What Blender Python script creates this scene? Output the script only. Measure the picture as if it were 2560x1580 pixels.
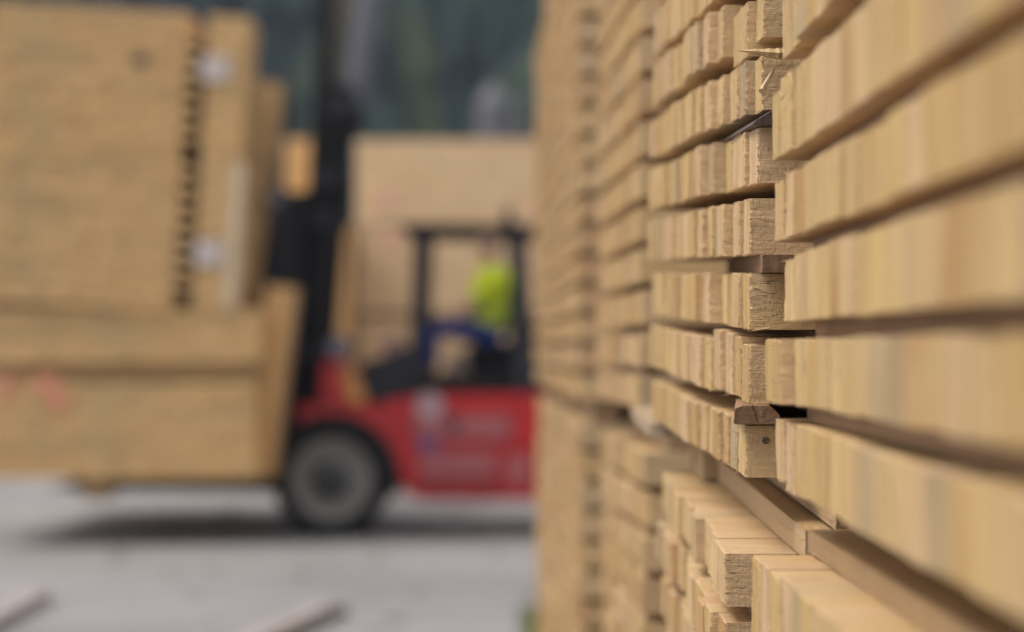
import bpy, bmesh, math, random
from mathutils import Vector, Matrix, noise
R = math.radians
random.seed(7)
S = bpy.context.scene
for o in list(bpy.data.objects): bpy.data.objects.remove(o)

# ---------------------------------------------------------------- camera
EYE = 1.58; FPX = 6044.4; VX, VY = 1260.0, 865.0
cd = bpy.data.cameras.new('camera'); cam = bpy.data.objects.new('camera', cd); S.collection.objects.link(cam)
cd.lens = 85; cd.sensor_width = 36; cd.clip_start = 0.05; cd.clip_end = 5000
cam.location = (0, 0, EYE)
cam.rotation_euler = (R(90) + math.atan(75 / FPX), 0, -math.atan(20 / FPX))
cd.dof.use_dof = True; cd.dof.focus_distance = 3.29; cd.dof.aperture_fstop = 2.05; cd.dof.aperture_blades = 0
S.camera = cam
# ---------------------------------------------------------------- light
SUN_EL, SUN_AZ = R(58), R(-104)      # azimuth measured from +Y towards +X: left of the camera
w = bpy.data.worlds.new('World'); S.world = w; w.use_nodes = True
nt = w.node_tree; bg = nt.nodes['Background']
sk = nt.nodes.new('ShaderNodeTexSky'); sk.sky_type = 'NISHITA'; sk.sun_disc = False
sk.sun_elevation = SUN_EL; sk.sun_rotation = SUN_AZ; sk.air_density = 1.0; sk.dust_density = 3.0; sk.ozone_density = 1.0
hs = nt.nodes.new('ShaderNodeHueSaturation'); hs.inputs['Saturation'].default_value = 0.16   # veiled, nearly white sky
nt.links.new(sk.outputs[0], hs.inputs['Color']); nt.links.new(hs.outputs[0], bg.inputs[0]); bg.inputs[1].default_value = 0.15
sd = bpy.data.lights.new('sun', 'SUN'); sd.energy = 1.5; sd.angle = R(26); sd.color = (1.0, 0.94, 0.84)
so = bpy.data.objects.new('sun', sd); S.collection.objects.link(so)
dv = Vector((math.sin(SUN_AZ) * math.cos(SUN_EL), math.cos(SUN_AZ) * math.cos(SUN_EL), math.sin(SUN_EL)))
so.rotation_euler = dv.to_track_quat('Z', 'Y').to_euler(); so.location = (0, 0, 30)
S.view_settings.view_transform = 'Standard'; S.view_settings.look = 'None'; S.view_settings.gamma = 1
S.view_settings.exposure = 0.74
try:
    S.cycles.use_denoising = True; S.cycles.denoiser = 'OPENIMAGEDENOISE'
    S.cycles.max_bounces = 8; S.cycles.diffuse_bounces = 4; S.cycles.volume_bounces = 0
except Exception: pass

# ---------------------------------------------------------------- helpers
def XP(px, Y): return (px - VX) * Y / FPX
def ZP(py, Y): return EYE + (VY - py) * Y / FPX
def tag(o, label=None, cat=None, group=None, kind=None):
    if label: o['label'] = label
    if cat: o['category'] = cat
    if group: o['group'] = group
    if kind: o['kind'] = kind
    return o
def link(name, me, mat=None, parent=None, loc=None, rot=None):
    o = bpy.data.objects.new(name, me); S.collection.objects.link(o)
    if mat: me.materials.append(mat)
    if parent: o.parent = parent
    if loc: o.location = loc
    if rot: o.rotation_euler = rot
    return o
def empty(name, loc, rot=(0, 0, 0)):
    o = bpy.data.objects.new(name, None); S.collection.objects.link(o); o.location = loc; o.rotation_euler = rot
    o.empty_display_size = .1
    return o
def mesh(name, bm, smooth=False):
    bmesh.ops.recalc_face_normals(bm, faces=bm.faces)
    me = bpy.data.meshes.new(name); bm.to_mesh(me); bm.free()
    if smooth:
        for p in me.polygons: p.use_smooth = True
    return me
def bx(bm, x0, x1, y0, y1, z0, z1, M=None, bev=0):
    r = bmesh.ops.create_cube(bm, size=1)
    m = Matrix.Translation(((x0+x1)/2, (y0+y1)/2, (z0+z1)/2)) @ Matrix.Diagonal((x1-x0, y1-y0, z1-z0, 1))
    bmesh.ops.transform(bm, matrix=(M @ m if M else m), verts=r['verts'])
    if bev:
        es = list({e for v in r['verts'] for e in v.link_edges})
        bmesh.ops.bevel(bm, geom=es, offset=bev, segments=1, affect='EDGES')
def bar(bm, a, b, wx, wy, bev=0):
    """box along a-b, wx across, wy along the Y side"""
    a, b = Vector(a), Vector(b); d = b - a; L = d.length; z = d.normalized()
    y = Vector((0, 1, 0)); 
    if abs(z.y) > .9: y = Vector((0, 0, 1))
    x = y.cross(z).normalized(); y = z.cross(x)
    M = Matrix((x, y, z)).transposed().to_4x4(); M.translation = a
    bx(bm, -wx/2, wx/2, -wy/2, wy/2, 0, L, M, bev)
def tube(bm, a, b, r1, r2=None, seg=16, caps=True):
    r2 = r1 if r2 is None else r2
    a, b = Vector(a), Vector(b); d = b - a
    q = d.to_track_quat('Z', 'Y').to_matrix().to_4x4(); q.translation = (a + b) / 2
    bmesh.ops.create_cone(bm, cap_ends=caps, segments=seg, radius1=r1, radius2=r2, depth=d.length, matrix=q)
def prism(bm, pts, y0, y1, bev=0):
    """pts: (x,z) outline extruded along Y"""
    va = [bm.verts.new((x, y0, z)) for x, z in pts]; vb = [bm.verts.new((x, y1, z)) for x, z in pts]
    n = len(pts); fs = [bm.faces.new(va), bm.faces.new(vb[::-1])]
    for i in range(n): fs.append(bm.faces.new((va[i], vb[i], vb[(i+1) % n], va[(i+1) % n])))
    if bev: bmesh.ops.bevel(bm, geom=list({e for f in fs for e in f.edges}), offset=bev, segments=2, affect='EDGES')
def lathe(bm, prof, seg=40):
    """prof: (r, y) round the Y axis"""
    rings = [[bm.verts.new((r*math.cos(t), y, r*math.sin(t))) for t in [2*math.pi*k/seg for k in range(seg)]] if r > 1e-6
             else [bm.verts.new((0, y, 0))] for r, y in prof]
    for A, B in zip(rings, rings[1:]):
        for k in range(seg):
            a0, a1, b0, b1 = A[k % len(A)], A[(k+1) % len(A)], B[k % len(B)], B[(k+1) % len(B)]
            q = []
            for v in (a0, a1, b1, b0):
                if v not in q: q.append(v)
            if len(q) > 2:
                try: bm.faces.new(q)
                except ValueError: pass

# ---------------------------------------------------------------- materials
def newmat(name):
    m = bpy.data.materials.new(name); m.use_nodes = True
    return m, m.node_tree, m.node_tree.nodes['Principled BSDF']
def N(t, typ, **kw):
    n = t.nodes.new(typ)
    for k, v in kw.items():
        if k in n.inputs: n.inputs[k].default_value = v
        else: setattr(n, k, v)
    return n
def mixc(t, fac, a, b, blend='MIX'):
    n = t.nodes.new('ShaderNodeMix'); n.data_type = 'RGBA'; n.blend_type = blend
    for s, v in ((n.inputs[0], fac), (n.inputs[6], a), (n.inputs[7], b)):
        if hasattr(v, 'links'): t.links.new(v, s)
        elif isinstance(v, (int, float)): s.default_value = v
        else: s.default_value = (*v, 1) if len(v) == 3 else v
    return n.outputs[2]
def math_(t, op, a, b=0.0, c=None):
    n = t.nodes.new('ShaderNodeMath'); n.operation = op
    for s, v in zip(n.inputs, (a, b, c)):
        if v is None: continue
        if hasattr(v, 'links'): t.links.new(v, s)
        else: s.default_value = v
    return n.outputs[0]
def ramp(t, f, stops, interp='LINEAR'):
    n = t.nodes.new('ShaderNodeValToRGB'); e = n.color_ramp.elements; n.color_ramp.interpolation = interp
    while len(e) < len(stops): e.new(.5)
    for k, (p, c) in enumerate(stops):
        e[k].position = p; e[k].color = (*c, 1) if not isinstance(c, (int, float)) else (c, c, c, 1)
    t.links.new(f, n.inputs[0]); return n.outputs[0]
def sc(t, vec, s):
    n = t.nodes.new('ShaderNodeMapping'); n.inputs['Scale'].default_value = s; t.links.new(vec, n.inputs[0]); return n.outputs[0]
def noise_(t, vec, scale, detail=3, rough=.55, dist=0):
    n = N(t, 'ShaderNodeTexNoise', Scale=scale, Detail=detail, Roughness=rough, Distortion=dist); t.links.new(vec, n.inputs['Vector'])
    return n.outputs[0]

PAL = {'pale': (.50, .33, .135), 'golden': (.455, .275, .085), 'pinkish': (.54, .35, .175), 'honey': (.38, .20, .055),
       'straw': (.49, .325, .11), 'greyish': (.34, .24, .125)}
def wood(name, mode, tint=(1, 1, 1), rings=1.0, endtone=(1, 1, 1), sidetone=(.97, .90, .80), bump=1.0, axis=0, rough=.62, gray=None, pal=None, bands=False, final=None):
    """sawn timber with its length along local X: long grain on the faces, end grain on the ends"""
    m, t, b = newmat(name); L = t.links
    tc = N(t, 'ShaderNodeTexCoord'); oi = N(t, 'ShaderNodeObjectInfo'); ge = N(t, 'ShaderNodeNewGeometry')
    rnd = oi.outputs['Random'] if mode == 'object' else ge.outputs['Random Per Island']
    r100 = math_(t, 'MULTIPLY', rnd, 57.0)
    cx = N(t, 'ShaderNodeCombineXYZ'); L.new(r100, cx.inputs[0]); L.new(r100, cx.inputs[1]); L.new(r100, cx.inputs[2])
    va = N(t, 'ShaderNodeVectorMath', operation='ADD'); L.new(tc.outputs['Object'], va.inputs[0]); L.new(cx.outputs[0], va.inputs[1])
    v = va.outputs[0]; v0 = tc.outputs['Object']
    if mode == 'object': base = oi.outputs['Color']
    else:
        cs = list(pal or PAL.values()); st = [(k / len(cs), c) for k, c in enumerate(cs)]
        base = ramp(t, rnd, st, 'CONSTANT')
    if gray is not None: base = mixc(t, 1.0, base, gray)
    base = mixc(t, 1.0, base, tint, 'MULTIPLY')
    sep = N(t, 'ShaderNodeSeparateXYZ'); L.new(tc.outputs['Normal'], sep.inputs[0])
    endm = ramp(t, math_(t, 'ABSOLUTE', sep.outputs[axis]), [(.6, 0), (.8, 1)])
    long_s = [58, 58, 58]; long_s[axis] = 1.1
    # long faces
    g1 = noise_(t, sc(t, v, long_s), 1.0, 4, .6, .6)
    fl = [420, 420, 420]; fl[axis] = 60
    g3 = noise_(t, sc(t, v, fl), 1.0, 2, .5); wild = ramp(t, math_(t, 'FRACT', math_(t, 'MULTIPLY', rnd, 7.31)), [(.62, .03), (.9, .8)])
    lf = [160, 160, 160]; lf[axis] = 9
    g2 = noise_(t, sc(t, v, lf), 1.0, 3, .6)
    mott = noise_(t, v, 9, 3)
    side = base
    side = mixc(t, ramp(t, mott, [(.3, .30), (.7, .62)]), side, (.66, .52, .36))
    side = mixc(t, 1.0, side, tint, 'MULTIPLY') if name.find('sawn') < 0 and name.find('load') < 0 and name.find('pale') < 0 else side
    side = mixc(t, 1.0, side, sidetone, 'MULTIPLY')
    side = mixc(t, ramp(t, g1, [(.46, 0), (.56, .34 * rings), (.58, .06), (.66, .24 * rings)]), side, (.33, .20, .10))
    side = mixc(t, ramp(t, g2, [(.45, 0), (.75, .13)]), side, (.22, .14, .08))
    side = mixc(t, math_(t, 'MULTIPLY', ramp(t, g3, [(.61, 0), (.69, 1)]), wild), side, (.13, .075, .04))
    # ends: vertical streaks of cut, growth rings, speckle
    es = [85, 85, 85]; es[2] = 4
    e1 = noise_(t, sc(t, v, es), 1.0, 4, .6)
    e2 = noise_(t, v, 330, 2, .7)
    e3 = noise_(t, v, 5.0, 2)
    end = mixc(t, 1.0, base, endtone, 'MULTIPLY')
    end = mixc(t, ramp(t, e1, [(.42, .0), (.64, .72)]), end, (.31, .185, .07))
    end = mixc(t, ramp(t, e1, [(.28, .55), (.46, 0)]), end, (.66, .475, .26))
    end = mixc(t, ramp(t, e3, [(.45, 0), (.7, .35)]), end, (.50, .345, .18))
    end = mixc(t, ramp(t, e2, [(.5, 0), (.75, .18)]), end, (.25, .16, .08))
    st_ = noise_(t, sc(t, v, [30, 30, 22]), 1.0, 2, .5)
    end = mixc(t, ramp(t, st_, [(.70, 0), (.76, .75)]), end, (.12, .11, .10))
    col = mixc(t, endm, side, end)
    if bands:
        bn = noise_(t, sc(t, v0, [.45, .5, 7]), 1.0, 4, .65); batten_shade = noise_(t, sc(t, v0, [2.2, .5, .9]), 1.0, 2, .5)
        col = mixc(t, ramp(t, bn, [(.42, 0), (.62, .60)]), col, (.36, .245, .12))
        col = mixc(t, ramp(t, batten_shade, [(.48, 0), (.62, .30)]), col, (.36, .26, .14))  # soft upright dark bands: batten shadows put into the board colour
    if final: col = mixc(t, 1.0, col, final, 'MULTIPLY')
    L.new(col, b.inputs['Base Color'])
    L.new(math_(t, 'ADD', math_(t, 'MULTIPLY', endm, .2), rough - .16), b.inputs['Roughness'])
    b.inputs['Specular IOR Level'].default_value = .5
    # relief: torn fibres along the grain, saw marks across it
    sw = [55, 55, 55]; sw[axis] = 620
    f1 = [520, 520, 520]; f1[axis] = 55
    hgt = math_(t, 'ADD', math_(t, 'MULTIPLY', noise_(t, sc(t, v, f1), 1.0, 3, .65, .3), .6),
                math_(t, 'MULTIPLY', noise_(t, sc(t, v, sw), 1.0, 2, .5), .35))
    hgt = math_(t, 'ADD', hgt, math_(t, 'MULTIPLY', noise_(t, v, 110, 4), .9))
    bp = N(t, 'ShaderNodeBump', Strength=min(1, .85 * bump), Distance=.0026); L.new(hgt, bp.inputs['Height']); L.new(bp.outputs[0], b.inputs['Normal'])
    return m
M_plank = wood('sawn_pine', 'object')
M_planks = wood('sawn_pine_far', 'island')
M_stick = wood('weathered_sticker_wood', 'object', bump=1.6, axis=1, final=(.50, .375, .27))
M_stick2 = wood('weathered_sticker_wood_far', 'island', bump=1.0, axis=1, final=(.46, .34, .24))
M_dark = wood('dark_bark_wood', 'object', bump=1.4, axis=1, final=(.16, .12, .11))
M_bearer = wood('bearer_wood', 'object', bump=1.3, axis=1, final=(.70, .63, .51))

def flat(name, col, rough=.5, metal=0, var=.12, scale=6, spec=.5, bump=0):
    m, t, b = newmat(name); tc = N(t, 'ShaderNodeTexCoord')
    n = noise_(t, tc.outputs['Object'], scale, 5, .6)
    c2 = tuple(c * (1 - 2.2 * var) for c in col)
    t.links.new(ramp(t, n, [(.35, c2), (.62, col)]), b.inputs['Base Color'])
    t.links.new(ramp(t, n, [(.3, rough * .8), (.7, min(1, rough * 1.2))]), b.inputs['Roughness'])
    b.inputs['Metallic'].default_value = metal; b.inputs['Specular IOR Level'].default_value = spec
    if bump:
        bp = N(t, 'ShaderNodeBump', Strength=bump, Distance=.01); t.links.new(noise_(t, tc.outputs['Object'], scale * 8, 4), bp.inputs['Height'])
        t.links.new(bp.outputs[0], b.inputs['Normal'])
    return m
M_red = flat('red_paint', (.43, .008, .010), .38, var=.10)
M_dred = flat('dark_red_paint', (.26, .012, .014), .5)
M_black = flat('black_steel', (.011, .011, .012), .7, spec=.18)
M_charc = flat('charcoal_steel', (.028, .028, .034), .7, spec=.18)
M_brown = flat('greasy_steel', (.035, .025, .025), .7, spec=.18)
M_tyre = flat('tyre_rubber', (.016, .0145, .013), .7, spec=.18, bump=.4)
M_rim = flat('grey_rim', (.20, .185, .17), .6)
M_hub = flat('hub_steel', (.03, .03, .034), .5)
M_steel = flat('light_steel', (.13, .132, .16), .4, .2)
M_glass = flat('lamp_lens', (.16, .16, .19), .15)
M_yellow = flat('amber_paint', (.55, .24, .06), .5)
M_decal = flat('pale_decal', (.33, .085, .09), .5)
M_white = flat('white_decal', (.38, .25, .27), .5)
M_blue = flat('blue_decal', (.13, .05, .15), .5)
M_paper = flat('white_paper', (.46, .40, .38), .7, var=.03)
M_strap = flat('white_wrap', (.50, .385, .25), .5, var=.05)
M_spray = flat('red_spray_paint', (.60, .24, .14), .7, var=.15, scale=14)
M_spray2 = flat('pink_spray_paint', (.78, .42, .32), .7, var=.1, scale=14)
M_vest = flat('hi_vis_fabric', (.62, .72, .015), .8, var=.10)
M_vest2 = flat('reflective_tape', (.50, .62, .12), .5)
M_skin = flat('skin', (.52, .32, .24), .55, var=.05)
M_trou = flat('blue_work_trousers', (.012, .035, .21), .85)
M_shoe = flat('brown_boots', (.04, .03, .025), .6)
M_hair = flat('brown_hair', (.16, .10, .06), .7)
M_seat = flat('black_vinyl', (.008, .008, .009), .7, spec=.18)
M_rock = flat('grey_sheet_metal', (.10, .095, .095), .6)
LP = [(.52, .355, .18), (.54, .37, .19), (.51, .34, .165), (.55, .385, .205), (.49, .325, .155), (.53, .36, .19)]
M_gold = wood('load_planks', 'island', tint=(1.32, 1.28, 1.18), axis=1, pal=LP, bump=.4, bands=True, sidetone=(1.12, .92, .68), endtone=(1.08, 1.0, .84))
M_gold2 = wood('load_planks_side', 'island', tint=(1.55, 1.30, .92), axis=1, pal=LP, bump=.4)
M_paleload = wood('pale_planks', 'island', tint=(1.72, 1.78, 2.05), axis=1, pal=LP, bump=.3)

# ---------------------------------------------------------------- setting
def ground():
    bm = bmesh.new(); n = 60
    xs = [-1200, -300, -80, -30] + [-12 + k for k in range(25)] + [30, 80, 300, 1200]
    ys = [-300, -50, -5, 0] + [k * .75 for k in range(1, 50)] + [45, 60, 120, 300, 1500]
    vs = [[bm.verts.new((x, y, 0)) for x in xs] for y in ys]
    for j in range(len(ys)-1):
        for i in range(len(xs)-1): bm.faces.new((vs[j][i], vs[j][i+1], vs[j+1][i+1], vs[j+1][i]))
    m, t, b = newmat('worn_grey_yard_concrete'); tc = N(t, 'ShaderNodeTexCoord')
    a = noise_(t, tc.outputs['Object'], .35, 4); c = noise_(t, tc.outputs['Object'], 3.0, 5, .65); f = noise_(t, tc.outputs['Object'], 60, 3, .7)
    col = ramp(t, a, [(.35, (.175, .163, .160)), (.65, (.26, .244, .243))])
    col = mixc(t, ramp(t, c, [(.45, 0), (.72, .55)]), col, (.16, .148, .138))
    col = mixc(t, ramp(t, f, [(.45, 0), (.8, .45)]), col, (.19, .175, .16))
    t.links.new(col, b.inputs['Base Color']); b.inputs['Roughness'].default_value = .85
    bp = N(t, 'ShaderNodeBump', Strength=.6, Distance=.01); t.links.new(f, bp.inputs['Height']); t.links.new(bp.outputs[0], b.inputs['Normal'])
    tag(link('ground', mesh('ground', bm), m), kind='structure')
ground()
def hill_h(x, y):
    d = max(0, y - 130)
    h = 210 * (1 - math.exp(-d / 420)) * (1 + .10 * math.sin(x * .011 + 1) + .06 * math.sin(x * .03 + y * .01))
    return h + 6 * noise.noise(Vector((x * .012, y * .012, 0))) * min(1, d / 60)
def hills():
    bm = bmesh.new(); nx, ny = 70, 50
    vs = [[bm.verts.new((-520 + 1040*i/nx, 110 + 900*j/ny, hill_h(-520 + 1040*i/nx, 110 + 900*j/ny) - (.3 if j == 0 else 0))) for i in range(nx+1)] for j in range(ny+1)]
    for j in range(ny):
        for i in range(nx): bm.faces.new((vs[j][i], vs[j][i+1], vs[j+1][i+1], vs[j+1][i]))
    m, t, b = newmat('forest_floor'); tc = N(t, 'ShaderNodeTexCoord')
    t.links.new(ramp(t, noise_(t, tc.outputs['Object'], .02, 4), [(.4, (.020, .035, .022)), (.6, (.05, .07, .03))]), b.inputs['Base Color']); b.inputs['Roughness'].default_value = 1
    tag(link('hills', mesh('hills', bm, True), m), kind='structure')
    # forest: conifers and broadleaf crowns in one mass
    verts, faces = [], []; rg = random.Random(3)
    for k in range(5200):
        y = 135 + 620 * rg.random() ** 1.25; x = (rg.random() - .5) * (60 + y * .55)
        patch = noise.noise(Vector((x * .02, y * .02, 5)))
        z0 = hill_h(x, y) - .5; H = rg.uniform(11, 20); r = H * rg.uniform(.17, .24)
        broad = patch > .12
        if broad: H *= .7; r *= 1.7
        prof = [(r*.75, .12), (r, .35), (r*.95, .6), (r*.55, .85), (0, 1)] if broad else [(r, .10), (r*.62, .42), (r*.72, .44), (r*.34, .72), (r*.42, .74), (0, 1)]
        base = len(verts); ns = 7
        for rr, zz in prof[:-1]:
            for s in range(ns):
                a = 2*math.pi*s/ns + rg.uniform(-.3, .3); q = rr * rg.uniform(.7, 1.25)
                verts.append((x + q*math.cos(a), y + q*math.sin(a), z0 + H*zz + rg.uniform(-.04, .04)*H))
        verts.append((x, y, z0 + H))
        nr = len(prof) - 1
        for j in range(nr-1):
            for s in range(ns):
                faces.append((base+j*ns+s, base+j*ns+(s+1) % ns, base+(j+1)*ns+(s+1) % ns, base+(j+1)*ns+s))
        for s in range(ns): faces.append((base+(nr-1)*ns+s, base+(nr-1)*ns+(s+1) % ns, len(verts)-1))
    me = bpy.data.meshes.new('forest'); me.from_pydata(verts, [], faces)
    m, t, b = newmat('forest_foliage'); ge = N(t, 'ShaderNodeNewGeometry'); tc = N(t, 'ShaderNodeTexCoord')
    big = noise_(t, tc.outputs['Object'], .02, 2)
    c = ramp(t, math_(t, 'ADD', math_(t, 'MULTIPLY', ge.outputs['Random Per Island'], .35), math_(t, 'MULTIPLY', big, .8)),
             [(.35, (.016, .026, .030)), (.55, (.026, .040, .034)), (.74, (.055, .07, .035))])
    t.links.new(c, b.inputs['Base Color']); b.inputs['Roughness'].default_value = .9; b.inputs['Specular IOR Level'].default_value = .1
    tag(link('forest', me, m), 'dark blue-green wooded hillside blurred behind the yard', 'forest', kind='stuff')
hills()
def silo():
    x, Y = XP(1236, 110), 110
    root = empty('storage_silo', (x, Y, 0)); tag(root, 'pale grey silo standing before the wooded hillside', 'silo')
    b = bmesh.new(); tube(b, (0, 0, 0), (0, 0, ZP(262, Y)), .85, .85, 24); link('silo_wall', mesh('sw', b, False), M_rock, root)
    b = bmesh.new(); tube(b, (0, 0, ZP(262, Y)), (0, 0, ZP(205, Y)), .95, .12, 24); link('roof', mesh('sr', b), M_rock, root)
    b = bmesh.new(); bx(b, .5, 1.5, -.6, .6, 0, ZP(300, Y)); link('annex', mesh('sa', b), M_rock, root)
silo()

# ---------------------------------------------------------------- the wall of planks on the right
ORD = ['first', 'second', 'third', 'fourth', 'fifth', 'sixth', 'seventh', 'eighth', 'ninth', 'tenth', 'eleventh', 'twelfth', 'thirteenth',
       'fourteenth', 'fifteenth', 'sixteenth', 'seventeenth', 'eighteenth', 'nineteenth', 'twentieth']
specs = []       # every plank: dict(x,y,z,w,h,L,tilt,pk,row,low,idx,hero)
rg = random.Random(11)
def row(pk, low, rowi, yn, yf, x0, slope, zb, tilt, h, xs=None, jx=.006, fromfar=False, jz=.0010, jh=.0016, hero=0, zo=None, yj=0):
    """one course of planks from Y yn to yf; x0,zb are given at y = yn (or at yf when fromfar)"""
    y = yf if fromfar else yn; k = 0; ref = y; sg = -1 if fromfar else 1
    drift = 0
    while (y > yn + .05) if fromfar else (y < yf - .05):
        w = rg.uniform(.094, .104)
        a, b = (y - w, y) if fromfar else (y, y + w)
        drift = .55 * drift + rg.uniform(-jx, jx)
        x = x0 + slope * (y - ref) + drift + rg.choice([0, 0, 0, -.5, .8]) * jx
        if xs and k < len(xs) and xs[k] is not None: x = xs[k]; drift = 0
        hh = h + rg.uniform(-jh, jh); z = zb + tilt * ((a if not fromfar else b) - ref) + (rg.uniform(-jz, jz) if k else 0)
        if zo and k in zo: z += zo[k][0]; hh += zo[k][1]
        specs.append(dict(x=x, y=a, z=z + EYE, w=w - rg.choice([.0008, .0015, .003]), h=hh, L=rg.uniform(1.9, 2.1), tilt=math.atan(tilt),
                          pk=pk, low=low, row=rowi, idx=k, hero=(k < hero)))
        y += sg * w; k += 1
def XB(px, Y=3.3): return XP(px, Y)
# A : right of the dark gap, planks counted from its far corner
A_rows = [(-.169, .077, 1940), (-.0698, .078, 1914), (.0306, .080, 1964), (.132, .077, 1939), (.236, .095, 1934), (.3654, .078, 1959), (.467, .078, 1950)]
for i, (zb, h, px) in enumerate(A_rows):
    xf = XP(px, 3.08); xs = [xf, xf + rg.uniform(-.002, .002)]
    zo = {0: (0, 0), 1: (-.008, .006), 2: (-.008, .006), 3: (-.006, .004), 4: (-.008, .006), 5: (-.009, .006), 6: (-.012, .006), **{q: (-.014, .006) for q in range(7, 16)}} if i == 0 else None
    if i == 4: zo = {0: (0, -.012)}
    row('A', False, i, 1.64 if i > 1 else 1.58, 3.08, .347, 0, zb, 0, h, xs, .0018, True, hero=3, zo=zo)
for i in range(7, 18): row('A', False, i, 1.64, 3.08, .347, 0, .467 + .101 * (i - 6), 0, .078, None, .004, True)
for i in range(12):
    hh, zb = (.112, -.377) if i == 0 else (.078, -.377 - .101 * i)
    row('A', True, i, 1.58, 3.08, .319, 0, zb, 0, hh, None, .003, True, hero=3 if i == 0 else 0)
# B : left of the gap, planks counted from its near corner (in focus)
B_rows = [(1194, 132, [1865, 1843, 1822]), (1010, 143, [1873, 1853, 1829, 1800]), (824, 141, [1875, 1846.6, 1838, 1822]),
          (636, 140, [1876, 1848.7, 1809.6, 1800]), (457, 141, [1894, 1863.5, 1848, 1830]), (274, 136, [1906, 1865.6, 1842, 1808]),
          (91, 141, [1911, 1868.8, 1852, 1809])]
for i, (py, hp, ps) in enumerate(B_rows):
    xs = [XP(p, 3.3 + .1 * k) for k, p in enumerate(ps)]
    row('B', False, i, 3.30, 4.68, .326, -.030, (VY - py) * 3.3 / FPX, .029, hp * 3.3 / FPX, xs, .0042, hero=6,
        zo=({1: (-.017, 0), 2: (-.017, 0)} if i == 6 else ({0: (0, 0), 1: (.003, .006), 2: (.003, .010), 3: (.004, .01)} if i == 1 else None)))
for i in range(7, 18): row('B', False, i, 3.30, 4.68, .34, -.033, .4226 + .100 * (i - 6), .029, .077, None, .0042)
for i in range(13):
    xs = [XP(1812, 3.3), .303, .309, .312, .316] if i == 0 else ([XP(1810, 3.3), .290, .286, .300] if i == 1 else None)
    row('B', True, i, 3.30, 4.68, .305, 0, -.3555 - .0945 * i, .029, .0715, xs, .006 if i < 1 else .010, hero=5 if i == 0 else 2)
# C, D, E, F : receding out of focus
for i in range(18): row('C', False, i, 5.70, 7.06, .320, -.036, -.148 + .1 * i, 0, .077, None, .0042)
for i in range(13): row('C', True, i, 5.70, 7.06, .328, -.03, -.330 - .1 * i, 0, .077, None, .007)
for i in range(18): row('D', False, i, 8.10, 9.45, .250, -.022, -.180 + .1 * i, 0, .077, None, .0042)
for i in range(13): row('D', True, i, 8.10, 9.45, .255, -.022, -.340 - .1 * i, 0, .077, None, .007)
for i in range(18): row('E', False, i, 9.75, 11.1, .224, -.030, -.180 + .1 * i, 0, .077, None, .0042)
for i in range(13): row('E', True, i, 9.75, 11.1, .228, -.030, -.340 - .1 * i, 0, .077, None, .007)
for i in range(17): row('F', False, i, 11.25, 12.6, .180, -.012, -.180 + .1 * i, 0, .077, None, .0042)
for i in range(13): row('F', True, i, 11.25, 12.6, .190, -.012, -.340 - .1 * i, 0, .077, None, .007)

def projpx(x, y, z): return (VX + x * FPX / y, VY - (z - EYE) * FPX / y)
for s in specs:
    ym = s['y'] + s['w'] / 2
    a = projpx(s['x'], s['y'], s['z']); b = projpx(s['x'], s['y'] + s['w'], s['z'] + s['h'])
    x0, x1 = max(0, min(a[0], b[0])), min(2560, max(a[0], b[0])); y0, y1 = max(0, b[1]), min(1580, a[1])
    s['vis'] = max(0, x1 - x0) * max(0, y1 - y0)
order = sorted(specs, key=lambda s: -s['vis'])
single = [s for s in order[:290] if s['vis'] > 40]
sid = {id(s) for s in single}

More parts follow.
